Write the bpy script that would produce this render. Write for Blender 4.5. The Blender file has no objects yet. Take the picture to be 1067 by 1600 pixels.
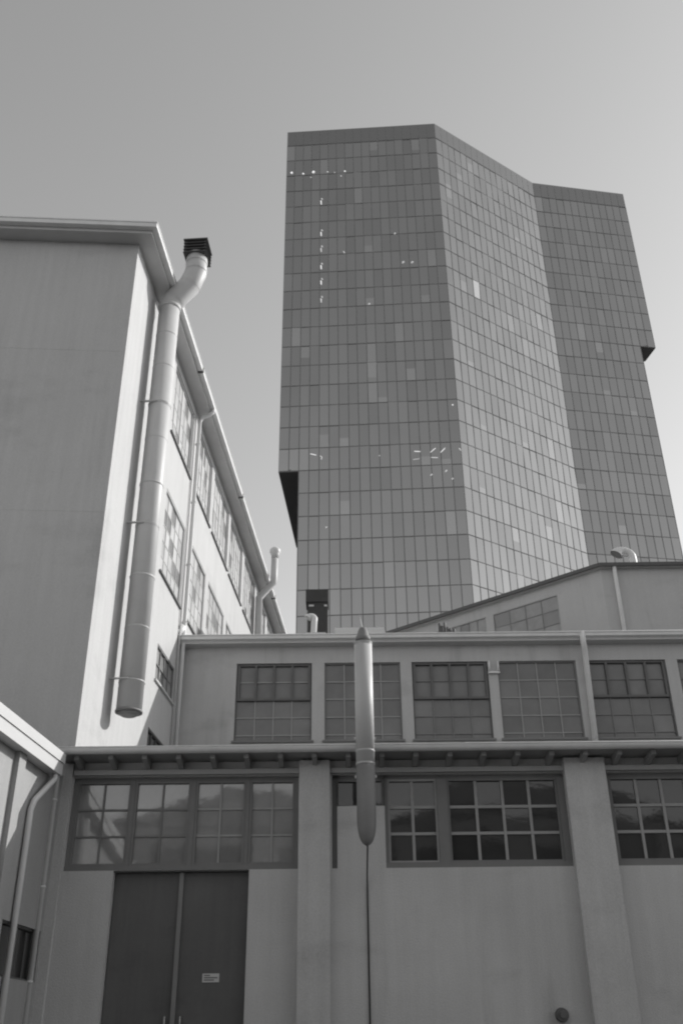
import bpy, math, random
from math import sin, cos, tan, pi, radians as rad
from mathutils import Vector, Matrix
random.seed(7)
scn = bpy.context.scene
COL = scn.collection

# ------------------------------------------------------------------ camera
F, PITCH, ROLL = 1520.0, rad(29.35), rad(-0.58)
EYE = Vector((0, 0, 1.6))
fw = Vector((0, cos(PITCH), sin(PITCH)))
up0 = Vector((0, -sin(PITCH), cos(PITCH)))
rt0 = Vector((1, 0, 0))
rt = cos(ROLL) * rt0 + sin(ROLL) * up0
up = -sin(ROLL) * rt0 + cos(ROLL) * up0
cd = bpy.data.cameras.new('camera')
cam = bpy.data.objects.new('camera', cd)
COL.objects.link(cam)
M = Matrix((rt, up, -fw)).transposed().to_4x4()
M.translation = EYE
cam.matrix_world = M
cd.sensor_fit = 'VERTICAL'
cd.sensor_height = 36
cd.sensor_width = 24
cd.lens = F / 1600 * 36
cd.clip_end = 5000
scn.camera = cam


def at(u, v, Y):
    """survey helper: photo pixel -> point at distance Y"""
    d = fw * F + rt * (u - 533.5) + up * (800 - v)
    return EYE + d * (Y / d.y)


# ------------------------------------------------------------------ light
SUN_AZ, SUN_EL = rad(25), rad(29)          # azimuth from +X towards +Y
sd = Vector((cos(SUN_EL) * cos(SUN_AZ), cos(SUN_EL) * sin(SUN_AZ), sin(SUN_EL)))
sl = bpy.data.lights.new('sun', 'SUN')
sl.energy = 2.5
sl.angle = rad(0.55)
sl.color = (1, 0.99, 0.97)
so = bpy.data.objects.new('sun', sl)
COL.objects.link(so)
so.rotation_euler = sd.to_track_quat('Z', 'Y').to_euler()
so.location = (40, 10, 60)

w = bpy.data.worlds.new('World')
scn.world = w
w.use_nodes = True
nt = w.node_tree
sky = nt.nodes.new('ShaderNodeTexSky')
sky.sky_type = 'NISHITA'
sky.sun_disc = False
sky.sun_elevation = SUN_EL
sky.sun_rotation = pi / 2 - SUN_AZ
sky.air_density = 1.0
sky.dust_density = 0.7
sky.ozone_density = 1.0
sep = nt.nodes.new('ShaderNodeSeparateColor')   # black and white film, more sensitive to blue
nt.links.new(sky.outputs[0], sep.inputs[0])
bw = nt.nodes.new('ShaderNodeVectorMath')
bw.operation = 'DOT_PRODUCT'
bw.inputs[1].default_value = (0.10, 0.36, 0.54)
cmb = nt.nodes.new('ShaderNodeCombineXYZ')
for i in range(3):
    nt.links.new(sep.outputs[i], cmb.inputs[i])
nt.links.new(cmb.outputs[0], bw.inputs[0])
bg = nt.nodes['Background']
nt.links.new(bw.outputs['Value'], bg.inputs[0])
bg.inputs[1].default_value = 0.13
scn.view_settings.view_transform = 'Standard'
scn.view_settings.look = 'None'
scn.view_settings.exposure = 0.55
scn.view_settings.gamma = 1
scn.cycles.filter_width = 2.1


# ------------------------------------------------------------------ materials
def mat(name, v, rough=0.8, var=0.12, scale=1.5, bump=0.0, bscale=40, streak=0.0, metal=0.0, ior=1.45, fine=0.06, spec=0.5, grit=None, stain=0.0):
    m = bpy.data.materials.new(name)
    m.use_nodes = True
    t = m.node_tree
    b = t.nodes['Principled BSDF']
    b.inputs['Roughness'].default_value = rough
    b.inputs['Metallic'].default_value = metal
    b.inputs['IOR'].default_value = ior
    b.inputs['Specular IOR Level'].default_value = spec
    g = t.nodes.new('ShaderNodeNewGeometry')
    fac = None

    def noise(sc, det, mp=None):
        n = t.nodes.new('ShaderNodeTexNoise')
        n.inputs['Scale'].default_value = sc
        n.inputs['Detail'].default_value = det
        n.inputs['Roughness'].default_value = 0.6
        if mp:
            k = t.nodes.new('ShaderNodeMapping')
            k.inputs['Scale'].default_value = mp
            t.links.new(g.outputs['Position'], k.inputs[0])
            t.links.new(k.outputs[0], n.inputs['Vector'])
        else:
            t.links.new(g.outputs['Position'], n.inputs['Vector'])
        return n.outputs['Fac']

    def ma(op, a, bb):
        k = t.nodes.new('ShaderNodeMath')
        k.operation = op
        for i, x in enumerate((a, bb)):
            if isinstance(x, (int, float)):
                k.inputs[i].default_value = x
            else:
                t.links.new(x, k.inputs[i])
        return k.outputs[0]
    # value = v * (1 + sum amp * (noise - .5) * 2)
    s = ma('MULTIPLY', ma('SUBTRACT', noise(scale, 6), 0.5), 2.4 * var)
    if fine:
        s = ma('ADD', s, ma('MULTIPLY', ma('SUBTRACT', noise(grit or scale * 22, 3), 0.5), 2.2 * fine))
    if streak:
        s = ma('ADD', s, ma('MULTIPLY', ma('SUBTRACT', noise(1.0, 5, (5.0, 5.0, 0.25)), 0.5), 2.2 * streak))
    if stain:       # old damp patches and rain runs
        for mp, lo in (((1.6, 1.6, 0.16), .53), ((0.5, 0.5, 0.9), .55)):
            mr = t.nodes.new('ShaderNodeMapRange')
            mr.interpolation_type = 'SMOOTHSTEP'
            mr.inputs['From Min'].default_value = lo
            mr.inputs['From Max'].default_value = lo + .16
            t.links.new(noise(1.0, 7, mp), mr.inputs['Value'])
            s = ma('SUBTRACT', s, ma('MULTIPLY', mr.outputs[0], stain))
    val = ma('MULTIPLY', ma('ADD', s, 1.0), v)
    c = t.nodes.new('ShaderNodeCombineColor')
    for i in range(3):
        t.links.new(val, c.inputs[i])
    t.links.new(c.outputs[0], b.inputs['Base Color'])
    if bump:
        bp = t.nodes.new('ShaderNodeBump')
        bp.inputs['Strength'].default_value = bump
        bp.inputs['Distance'].default_value = 0.02
        t.links.new(noise(bscale, 4), bp.inputs['Height'])
        t.links.new(bp.outputs[0], b.inputs['Normal'])
    return m


def glow(name, s):
    m = bpy.data.materials.new(name)
    m.use_nodes = True
    b = m.node_tree.nodes['Principled BSDF']
    b.inputs['Base Color'].default_value = (.8, .8, .8, 1)
    b.inputs['Emission Color'].default_value = (1, 1, 1, 1)
    b.inputs['Emission Strength'].default_value = s
    return m


plaster_tall = mat('plaster_tall', 0.52, 0.9, 0.08, 0.35, 0.25, 60, streak=0.09, grit=30, fine=0.13, stain=0.1)
plaster_low = mat('plaster_low', 0.545, 0.9, 0.15, 0.55, 0.35, 45, streak=0.13, grit=48, fine=0.2, stain=0.17)
plaster_pier = mat('plaster_pier', 0.54, 0.9, 0.12, 0.8, 0.3, 55, streak=0.12, grit=48, fine=0.2, stain=0.15)
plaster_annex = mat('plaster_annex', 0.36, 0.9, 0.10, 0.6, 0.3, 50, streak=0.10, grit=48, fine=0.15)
plaster_hall = mat('plaster_hall', 0.51, 0.9, 0.10, 0.6, 0.25, 50, streak=0.10, grit=28, fine=0.15, stain=0.14)
plaster_rear = mat('plaster_rear', 0.49, 0.9, 0.08, 0.5, 0.2, 50, streak=0.06, grit=20, fine=.12, stain=0.1)
soffit_m = mat('soffit_paint', 0.58, 0.8, 0.08, 2)
gutter_m = mat('gutter_metal', 0.74, 0.5, 0.12, 2.5, metal=0.0)
fascia_pale = mat('fascia_pale', 0.56, 0.7, 0.06, 2)
dark_edge = mat('roof_edge', 0.10, 0.6, 0.15, 3)
duct_m = mat('duct_paint', 0.50, 0.5, 0.07, 2.0, metal=0.0, streak=0.04, stain=0.1)
duct_low = mat('duct_dark', 0.21, 0.6, 0.12, 3, streak=0.06)  # darker than the duct paint, for the flue's lower section and duct end plate
frame_dark = mat('frame_dark', 0.13, 0.6, 0.12, 4)
frame_mid = mat('frame_mid', 0.21, 0.7, 0.10, 4)
frame_pale = mat('frame_pale', 0.5, 0.7, 0.1, 5)
frame_light = mat('frame_light', 0.36, 0.7, 0.10, 5)
glass_win = mat('window_glass', 0.04, 0.04, 0.3, 1.2, bump=0.05, bscale=3.0, ior=1.75, fine=0.0)
glass_hall = mat('hall_glass', 0.16, 0.08, 0.3, 1.5, bump=0.04, bscale=3.0, ior=1.6, fine=0.0)
glass_grey = mat('grey_glass', 0.22, 0.2, 0.2, 1.2, ior=1.6, fine=0.03)
glass_left = mat('limed_glass', 0.27, 0.04, 0.35, 1.4, bump=0.04, bscale=3, ior=2.2, fine=0.05)
glass_pale = mat('dusty_glass', 0.30, 0.25, 0.35, 1.2, ior=1.5, fine=0.05)
glass_mill = mat('mill_glass', 0.50, 0.3, 0.35, 1.0, ior=1.6, fine=0.05)
door_m = mat('door_paint', 0.13, 0.65, 0.18, 1.2, streak=0.2, stain=0.2)
label_m = mat('label_white', 0.6, 0.6, 0.05)
label_ink = mat('label_ink', 0.16, 0.7, 0.05)
roof_m = mat('roof_felt', 0.16, 0.9, 0.2, 2, 0.3, 40)
wood_m = mat('rafter_paint', 0.32, 0.8, 0.12, 4)
wood_pale = mat('header_paint', 0.40, 0.8, 0.1, 3)
brick_dark = mat('chimney_brick', 0.06, 0.9, 0.2, 5)
zinc = mat('zinc', 0.55, 0.4, 0.1, 4, metal=0.4)
white_paint = mat('white_paint', 0.66, 0.45, 0.05, 4)
asphalt = mat('asphalt', 0.07, 0.9, 0.2, 1.5, 0.4, 90)
brick_mid = mat('warehouse_brick', 0.20, 0.9, 0.15, 3)
black_m = mat('black_steel', 0.03, 0.6, 0.1, 5)
tower_core = mat('tower_core', 0.03, 0.6, 0.1, 0.3)
tower_bar = mat('tower_bar', 0.19, 0.4, 0.1, 0.5)
tower_band = mat('tower_band', 0.345, 0.15, 0.05, 0.3, metal=1.0, fine=0)
tower_soffit = mat('tower_soffit', 0.16, 0.5, 0.1, 0.3)


def coated(name, v, rough):
    return mat(name, v, rough, 0.05, 0.15, metal=1.0, fine=0.0)


tower_glass = [coated('tower_glass_a', 0.43, 0.05), coated('tower_glass_b', 0.405, 0.05), coated('tower_glass_c', 0.45, 0.05)]
tower_blind = mat('tower_blind', 0.52, 0.15, 0.05, 0.3, metal=1.0, fine=0)
tower_open = mat('tower_bright_pane', 0.8, 0.2, 0.03, 0.3, metal=1.0, fine=0)
office_lamp = [glow('office_lamp', 0.55), glow('office_lamp_dim', 0.32), glow('office_lamp_faint', 0.2)]


# ------------------------------------------------------------------ mesh building
class MB:
    def __init__(s):
        s.v, s.f, s.m, s.smooth = [], [], [], []

    def face(s, pts, mi=0, smooth=False):
        b = len(s.v)
        s.v += [tuple(p) for p in pts]
        s.f.append(tuple(range(b, b + len(pts))))
        s.m.append(mi)
        s.smooth.append(smooth)

    def hexa(s, lo, hi, mi=0):
        """lo, hi: two matching 4-point loops"""
        b = len(s.v)
        s.v += [tuple(p) for p in lo] + [tuple(p) for p in hi]
        for q in ((3, 2, 1, 0), (4, 5, 6, 7), (0, 1, 5, 4), (1, 2, 6, 5), (2, 3, 7, 6), (3, 0, 4, 7)):
            s.f.append(tuple(b + i for i in q))
            s.m.append(mi)
            s.smooth.append(False)

    def box(s, x0, x1, y0, y1, z0, z1, mi=0, L=None):
        lo = [(x0, y0, z0), (x1, y0, z0), (x1, y1, z0), (x0, y1, z0)]
        hi = [(x, y, z1) for x, y, z in lo]
        if L:
            lo = [L(*p) for p in lo]
            hi = [L(*p) for p in hi]
        s.hexa(lo, hi, mi)

    def prism(s, plan, z0, z1, mi=0):
        n = len(plan)
        b = len(s.v)
        s.v += [(p[0], p[1], z0) for p in plan] + [(p[0], p[1], z1) for p in plan]
        s.f.append(tuple(b + i for i in reversed(range(n))))
        s.f.append(tuple(b + n + i for i in range(n)))
        s.m += [mi, mi]
        s.smooth += [False, False]
        for i in range(n):
            j = (i + 1) % n
            s.f.append((b + i, b + j, b + n + j, b + n + i))
            s.m.append(mi)
            s.smooth.append(False)

    def tube(s, path, r, seg=20, cap=True, mi=0, closed_r=None):
        """mitred tube; r number or list"""
        path = [Vector(p) for p in path]
        n = len(path)
        rr = r if isinstance(r, (list, tuple)) else [r] * n
        b = len(s.v)
        t0 = (path[1] - path[0]).normalized()
        ref = Vector((1, 0, 0)) if abs(t0.x) < 0.9 else Vector((0, 1, 0))
        e1 = (ref - t0 * ref.dot(t0)).normalized()
        prev = t0
        for i in range(n):
            tin = (path[i] - path[i - 1]).normalized() if i else t0
            tout = (path[i + 1] - path[i]).normalized() if i < n - 1 else tin
            t = (tin + tout).normalized()
            ax = prev.cross(t)
            if ax.length > 1e-6:
                e1 = Matrix.Rotation(prev.angle(t), 3, ax.normalized()) @ e1
            prev = t
            e2 = t.cross(e1)
            k = 1 / max(0.5, t.dot(tout))
            bend = tin.cross(tout)
            if bend.length > 1e-5:
                bend.normalize()
                side = t.cross(bend)
            else:
                side = None
            for j in range(seg):
                a = 2 * pi * j / seg
                o = (e1 * cos(a) + e2 * sin(a)) * rr[i]
                if side:
                    o = o + side * (o.dot(side) * (k - 1))
                s.v.append(tuple(path[i] + o))
        for i in range(n - 1):
            for j in range(seg):
                k2 = (j + 1) % seg
                s.f.append((b + i * seg + j, b + i * seg + k2, b + (i + 1) * seg + k2, b + (i + 1) * seg + j))
                s.m.append(mi)
                s.smooth.append(True)
        if cap:
            s.f.append(tuple(b + j for j in reversed(range(seg))))
            s.f.append(tuple(b + (n - 1) * seg + j for j in range(seg)))
            s.m += [mi, mi]
            s.smooth += [False, False]

    def build(s, name, mats, parent=None, flip=False):
        o0 = Vector(parent_world(parent)) if parent else Vector((0, 0, 0))
        me = bpy.data.meshes.new(name)
        me.from_pydata([(x - o0.x, y - o0.y, z - o0.z) for x, y, z in s.v], [], s.f)
        for m in (mats if isinstance(mats, (list, tuple)) else [mats]):
            me.materials.append(m)
        me.polygons.foreach_set('material_index', s.m)
        me.polygons.foreach_set('use_smooth', s.smooth)
        me.update()
        o = bpy.data.objects.new(name, me)
        COL.objects.link(o)
        if parent:
            o.parent = parent
        return o


def parent_world(o):
    p = Vector((0, 0, 0))
    while o:
        p = p + o.location
        o = o.parent
    return p


def thing(name, label, cat, loc, group=None):
    o = bpy.data.objects.new(name, None)
    COL.objects.link(o)
    o.location = loc
    o.empty_display_size = 0.3
    o['label'] = label
    o['category'] = cat
    if group:
        o['group'] = group
    return o


def structure(o):
    o['kind'] = 'structure'
    return o


class Wall:
    """local wall frame: s along, n outward, z up"""
    def __init__(s, p, d, n):
        s.p = Vector((p[0], p[1], 0))
        s.d = Vector((d[0], d[1], 0)).normalized()
        s.n = Vector((n[0], n[1], 0)).normalized()

    def __call__(s, a, n, z):
        q = s.p + s.d * a + s.n * n
        return (q.x, q.y, z)


def wall_sheet(mb, W, s0, s1, z0, z1, holes, depth=0.2, mi=0, thick=0.35):
    """front sheet with rectangular holes, reveals and outer returns"""
    ss = sorted({s0, s1, *[h[0] for h in holes], *[h[1] for h in holes]})
    zs = sorted({z0, z1, *[h[2] for h in holes], *[h[3] for h in holes]})
    for i in range(len(ss) - 1):
        for j in range(len(zs) - 1):
            a, b, c, d = ss[i], ss[i + 1], zs[j], zs[j + 1]
            cs, cz = (a + b) / 2, (c + d) / 2
            if any(h[0] < cs < h[1] and h[2] < cz < h[3] for h in holes):
                continue
            mb.face([W(a, 0, c), W(b, 0, c), W(b, 0, d), W(a, 0, d)], mi)
    for h in holes:
        a, b, c, d = h
        mb.face([W(a, 0, c), W(a, -depth, c), W(a, -depth, d), W(a, 0, d)], mi)
        mb.face([W(b, 0, c), W(b, 0, d), W(b, -depth, d), W(b, -depth, c)], mi)
        mb.face([W(a, 0, c), W(b, 0, c), W(b, -depth, c), W(a, -depth, c)], mi)
        mb.face([W(a, 0, d), W(a, -depth, d), W(b, -depth, d), W(b, 0, d)], mi)


_shades = {}
def shade_pair(m):
    """the same glass from two other batches, a little darker and lighter"""
    if m.name not in _shades:
        out = []
        for k, nm in ((.84, '_old'), (1.16, '_new')):
            c = m.copy()
            c.name = m.name + nm
            for nd in c.node_tree.nodes:
                if nd.type == 'MATH' and nd.operation == 'MULTIPLY' and nd.outputs[0].links and nd.outputs[0].links[0].to_node.type == 'COMBINE_COLOR':
                    nd.inputs[1].default_value *= k
            out.append(c)
        _shades[m.name] = out
    return _shades[m.name]


def window(parent, W, s0, s1, z0, z1, cols, rows, depth=0.12, fr=0.05, bar=0.03, fm=None, gm=None,
           bars_m=None, tilt=0.011, sill=True, sill_m=None, hopper=None, mull=None, bar_n=0.0, skip=(), bardepth=0.04, dark=()):
    """window > frame stays the window mesh, glass and sill sub-parts"""
    fm = fm or frame_dark
    gm = gm or glass_win
    mats = [fm, bars_m or fm, frame_dark]
    m = MB()
    n0, n1 = -depth, -depth + 0.06
    e = 0.002
    m.box(s0 + e, s0 + fr, n0, n1, z0 + e, z1 - e, 0, W)
    m.box(s1 - fr, s1 - e, n0, n1, z0 + e, z1 - e, 0, W)
    m.box(s0 + fr, s1 - fr, n0, n1 - .002, z0 + e, z0 + fr, 0, W)
    m.box(s0 + fr, s1 - fr, n0, n1 - .002, z1 - fr, z1 - e, 0, W)
    S = [s0 + fr + (s1 - s0 - 2 * fr) * i / cols for i in range(cols + 1)]
    if isinstance(rows, (list, tuple)):
        Z = [z0 + fr + (z1 - z0 - 2 * fr) * r for r in rows]
        rows = len(Z) - 1
    else:
        Z = [z0 + fr + (z1 - z0 - 2 * fr) * i / rows for i in range(rows + 1)]
    nb = n0 + bardepth
    for i in range(1, cols):
        bw2 = (mull[i] if mull and i in mull else bar) / 2
        m.box(S[i] - bw2, S[i] + bw2, n0, nb + (.012 if mull and i in mull else 0), Z[0], Z[-1], 0 if mull and i in mull else 1, W)
    for j in range(1, rows):
        m.box(S[0], S[-1], n0, nb - .004, Z[j] - bar / 2, Z[j] + bar / 2, 1, W)
    if hopper:      # heavy opening sash over the top rows
        j = rows - hopper
        hb = 0.035
        for i in range(cols + 1):
            c = min(max(S[i], S[0] + hb), S[-1] - hb)
            m.box(c - hb, c + hb, nb, nb + .05, Z[j] + hb, Z[-1] - hb, 2, W)
        m.box(S[0], S[-1], nb, nb + .053, Z[j] - hb, Z[j] + hb, 2, W)
        m.box(S[0], S[-1], nb, nb + .053, Z[-1] - hb, Z[-1], 2, W)
    o = m.build('window', mats, parent)
    g = MB()
    ng = n0 + 0.012
    for i in range(cols):
        for j in range(rows):
            if (i, j) in skip:
                continue
            a, b = random.gauss(0, tilt), random.gauss(0, tilt)
            p = []
            mi = 0
            q = random.random()
            if q > .6:
                mi = 2 if q > .8 else 3
            if (i, j) in dark:
                mi = 1
            for (x, z) in ((S[i], Z[j]), (S[i + 1], Z[j]), (S[i + 1], Z[j + 1]), (S[i], Z[j + 1])):
                dx, dz = x - (S[i] + S[i + 1]) / 2, z - (Z[j] + Z[j + 1]) / 2
                p.append(W(x, ng + dx * a + dz * b - .004, z))
            g.face(p, mi)
    g.build('glass', [gm, glass_grey] + shade_pair(gm), o)
    if sill:
        k = MB()
        k.box(s0 - .06, s1 + .06, -depth + .062, 0.06, z0 - .06, z0 - .003, 0, W)
        k.build('sill', sill_m or fm, o)
    return o


# ================================================================== GROUND
m = MB()
m.face([(-600, -600, 0), (600, -600, 0), (600, 900, 0), (-600, 900, 0)])
structure(m.build('ground', asphalt))

# ================================================================== FRONT WORKSHOP
Yf = 16.0
ws = thing('workshop', 'low grey plastered workshop with wide grid windows and dark double doors below overhanging eave', 'building', (0, Yf, 0))
WF = Wall((0, Yf), (1, 0), (0, -1))
zB, zT = 4.20, 5.66           # window band
X0, XR = -4.62, 8.5
doorL, doorR = -3.62, -1.5
hole_left = (-4.42, -0.74, zB, zT)
hole_mid = (-0.20, 3.60, zB, zT)
hole_r = (4.22, 8.0, zB, zT)
m = MB()
wall_sheet(m, WF, X0 - .5, XR, 0, 5.89, [(-4.42, -0.74, zB, zT), (doorL, doorR, 0, zB - .001), (-.2, -.12, zB, zT), (-.12, .645, 5.155, zT), (.645, 3.60, zB, zT), hole_r], 0.30)
m.build('wall', plaster_low, ws)
# reveal backing so nothing shows through
m = MB()
for h in (hole_left, hole_mid, hole_r):
    m.box(h[0] - .1, h[1] + .1, -0.42, -0.31, zB - .1, zT + .1, 0, WF)
m.box(doorL - .1, doorR + .1, -.42, -.31, 0, zB, 0, WF)
m.build('inner_lining', black_m, ws)
# left bay windows: 4 casements 2x3
edges = [(-4.36, -3.47), (-3.41, -2.50), (-2.42, -1.60), (-1.54, -0.80)]
def casement(s0, s1, cols, rows, **k):
    return window(ws, WF, s0, s1, zB + .08, zT - .05, cols, rows, depth=.15, fr=.035, bar=.04, fm=frame_mid, bars_m=frame_light, sill=False, **k)
m = MB()
m.box(-4.415, -0.745, -.19, -.10, zT - .05, zT - .003, 0, WF)
m.box(-4.415, -0.745, -.19, -.06, zB + .003, zB + .08, 0, WF)
prev = -4.415
for a, b in edges + [(-.745, 0)]:
    m.box(prev, a, -.19, -.08, zB + .08, zT - .05, 0, WF)
    prev = b
m.build('window_surround', frame_mid, ws)
for i, (a, b) in enumerate(edges):
    window(ws, WF, a, b, zB + .08, zT - .05, 2, 3, depth=.15, fr=.04, bar=.03, fm=frame_mid, bars_m=frame_mid if i < 2 else frame_light, sill=False, gm=glass_left, bardepth=.035, tilt=.0025)
# right bay: narrow pane row beside flue, 2-col and 4-col casements
m = MB()
m.box(-.195, 3.595, -.19, -.10, zT - .06, zT - .003, 0, WF)
m.box(.645, 3.595, -.19, -.02, zB + .003, zB + .085, 0, WF)
m.box(-.195, -.125, -.19, -.05, zB + .003, zT - .06, 0, WF)
m.box(.635, .70, -.19, -.05, zB + .085, zT - .06, 0, WF)
m.box(1.50, 1.67, -.19, -.06, zB + .085, zT - .06, 0, WF)
m.box(3.47, 3.595, -.19, -.06, zB + .085, zT - .06, 0, WF)
m.build('window_surround', frame_mid, ws)
window(ws, WF, -.125, .635, 5.16, zT - .06, 2, 1, depth=.15, fr=.03, bar=.03, fm=frame_mid, sill=False)
window(ws, WF, .70, 1.50, zB + .085, zT - .06, 2, 3, depth=.15, fr=.035, bar=.045, fm=frame_light, sill=False)
window(ws, WF, 1.67, 3.47, zB + .085, zT - .06, 4, 3, depth=.15, fr=.035, bar=.045, fm=frame_mid, bars_m=frame_light, sill=False)
# third bay
m = MB()
m.box(4.225, 7.995, -.19, -.10, zT - .06, zT - .003, 0, WF)
m.box(4.225, 7.995, -.19, -.02, zB + .003, zB + .085, 0, WF)
m.box(4.225, 4.32, -.19, -.06, zB + .085, zT - .06, 0, WF)
m.box(6.02, 6.14, -.19, -.06, zB + .085, zT - .06, 0, WF)
m.box(7.90, 7.995, -.19, -.06, zB + .085, zT - .06, 0, WF)
m.build('window_surround', frame_mid, ws)
window(ws, WF, 4.32, 6.02, zB + .085, zT - .06, 4, 3, depth=.15, fr=.035, bar=.045, fm=frame_mid, bars_m=frame_light, sill=False)
window(ws, WF, 6.14, 7.90, zB + .085, zT - .06, 4, 3, depth=.15, fr=.035, bar=.045, fm=frame_mid, bars_m=frame_light, sill=False)
# header beam
m = MB()
for a, b in ((-4.4, -.73), (-.23, 3.57), (4.24, 8.4)):
    m.box(a, b, .002, .09, zT + .012, zT + .09, 0, WF)
m.build('header_beam', wood_pale, ws)
# pilasters
for a, b in ((-4.60, -4.43), (-.725, -.235), (3.575, 4.235), (8.02, 8.5)):
    m = MB()
    m.box(a, b, -.01, .16 if b > -4 else .07, 0, 5.86, 0, WF)
    m.build('pilaster', plaster_pier, ws)
# doors
mid = (doorL + doorR) / 2
for a, b in ((doorL + .01, mid - .035), (mid + .035, doorR - .01)):
    m = MB()
    m.box(a, b, -.22, -.15, .02, zB - .02, 0, WF)
    d = m.build('door', door_m, ws)
    k = MB()
    hx = (b - .08) if a < mid - .5 else a + .08
    k.tube([WF(hx, -.149, 2.0), WF(hx, -.09, 2.0), WF(hx, -.09, 2.16), WF(hx, -.149, 2.16)], .012, 8)
    k.build('handle', zinc, d)
    if a > mid:
        k = MB()
        p0 = at(316, 1535, Yf + .14)
        p1 = at(343, 1521, Yf + .14)
        k.box(p0.x, p1.x, -.149, -.138, p0.z, p1.z, 0, WF)
        kk = k.build('notice', label_m, d)
        kk['label'] = 'small white paper notice'
        k = MB()
        wd, ht = p1.x - p0.x, p1.z - p0.z
        for j, (fa, fb) in enumerate(((.1, .45), (.1, .9), (.1, .7))):
            zc = p0.z + ht * (.78 - .26 * j)
            k.box(p0.x + wd * fa, p0.x + wd * fb, -.137, -.135, zc - .008, zc + .008, 0, WF)
        k.build('print', label_ink, kk)
m = MB()
m.box(mid - .033, mid + .033, -.2, -.11, .0, zB - .02, 0, WF)
m.build('door_post', mat('door_post_paint', 0.24, 0.6, 0.1, 3), ws)
# eaves: rafters, boarding, gutter
DZ = -0.13
EY = 15.52                      # outer face of eave
m = MB()
m.box(X0 + .02, XR + .3, EY, 16.3, 6.03 + DZ, 6.09 + DZ, 0)
m.build('eave_boarding', wood_m, ws)
x = -4.33
while x < XR:
    m = MB()
    zt, zb = 6.027 + DZ, 5.93 + DZ
    m.hexa([(x, EY + .03, zb + .03), (x + .075, EY + .03, zb + .03), (x + .075, Yf - .003, zb - .05), (x, Yf - .003, zb - .05)],
           [(x, EY + .03, zt), (x + .075, EY + .03, zt), (x + .075, Yf - .003, zt), (x, Yf - .003, zt)])
    m.build('rafter', wood_m, ws)
    x += .545
m = MB()
seg = 10
prof = []
for j in range(seg + 1):
    a = pi + pi * j / seg
    prof.append((EY - .085 + .085 * cos(a), 6.10 + DZ + .085 * sin(a)))
xs = [X0 + .05 + (XR + .25 - X0) * i / 16 for i in range(17)]
for i in range(16):
    for j in range(seg):
        (y0, z0), (y1, z1) = prof[j], prof[j + 1]
        m.face([(xs[i], y0, z0), (xs[i], y1, z1), (xs[i + 1], y1, z1), (xs[i + 1], y0, z0)], 0, True)
m.tube([(xs[0], EY - .172, 6.105 + DZ), (xs[-1], EY - .172, 6.105 + DZ)], .012, 8)
for xx in (xs[0], xs[-1]):
    m.face([(xx, y, z) for y, z in prof])
m.build('gutter', gutter_m, ws)
# flat roof with slight rise to the hall behind, loose gravel edge
m = MB()
m.hexa([(X0 + .02, EY - .01, 6.093 + DZ), (XR + .3, EY - .01, 6.093 + DZ), (XR + .3, 26.95, 7.3), (X0 + .02, 26.95, 7.3)],
       [(X0 + .02, EY - .01, 6.15 + DZ), (XR + .3, EY - .01, 6.15 + DZ), (XR + .3, 26.95, 7.4), (X0 + .02, 26.95, 7.4)])
m.build('roof', roof_m, ws)
m = MB()
for i in range(420):
    xx = random.uniform(X0 + .1, XR)
    r = random.uniform(.008, .022)
    if random.random() < .25:
        r *= .6
    y = EY + random.uniform(-.005, .07)
    m.box(xx, xx + r * random.uniform(1, 4), y, y + r, 6.15 + DZ, 6.152 + DZ + r * random.uniform(.4, 1.1), 0)
g = m.build('roof_grit', roof_m, ws)
g['kind'] = 'stuff'
# body behind the wall so the workshop is closed
m = MB()
m.box(X0 + .02, XR, 16.45, 26.9, 0, 5.86)
m.build('inner_block', black_m, ws)
# hopper leaf of downpipe in left corner
m = MB()
pa = at(90, 1213, 15.75)
pb = at(40, 1590, 15.75)
xx = -4.60
m.tube([(-4.50, 15.45, 5.90), (-4.50, 15.45, 5.82), (-4.60, 15.66, 5.72), (-4.60, 15.66, .15)], .045, 14)
for z in (2.6, 3.9, 5.2):
    m.tube([(-4.60, 15.66, z), (-4.60, 15.66, z + .035)], .055, 14)
m.build('downpipe', white_paint, ws)

# wall vent (round, right of frame)
p = at(878, 1586, Yf - .03)
m = MB()
m.tube([(p.x, Yf - .002, p.z), (p.x, Yf - .10, p.z)], [.10, .085], 18)
m.tube([(p.x, Yf - .10, p.z), (p.x, Yf - .13, p.z)], [.055, .05], 14)
o = m.build('wall_vent', frame_dark)
o['label'] = 'small round black vent low on the plain wall left of the right pier'
o['category'] = 'vent'

# ================================================================== CENTRE FLUE
fx = at(569, 1100, 15.17).x
fl = thing('flue', 'pale round flue with conical cap and pointed lower end hanging before the workshop eave', 'flue', (fx, 15.17, 4.6))
R = .147
zt = at(568, 1006, 15.17).z
zm = at(568, 1196, 15.17).z
zb1 = at(569, 1272, 15.17).z
zb = at(570, 1322, 15.17).z
m = MB()
m.tube([(fx, 15.17, zm + .003), (fx, 15.17, zt)], R, 40)
for z in (zt - .02, zm + .02, zm + .22):
    m.tube([(fx, 15.17, z - .012), (fx, 15.17, z), (fx, 15.17, z + .012)], [R + .001, R + .006, R + .001], 40, False)
m.build('pipe', duct_m, fl)
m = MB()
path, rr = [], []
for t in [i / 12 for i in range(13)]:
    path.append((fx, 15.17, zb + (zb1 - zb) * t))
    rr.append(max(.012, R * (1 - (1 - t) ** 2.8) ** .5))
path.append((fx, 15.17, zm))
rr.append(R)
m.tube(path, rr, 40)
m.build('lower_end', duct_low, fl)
m = MB()
m.tube([(fx + .006, 15.17, zb + .02), (fx + .006, 15.17, 4.4), (fx + .006, 15.9, 4.1), (fx + .006, 15.985, 3.9), (fx + .006, 15.985, .3)], .012, 8)
m.build('drain_line', black_m, fl)
m = MB()
zc = zt
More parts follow.
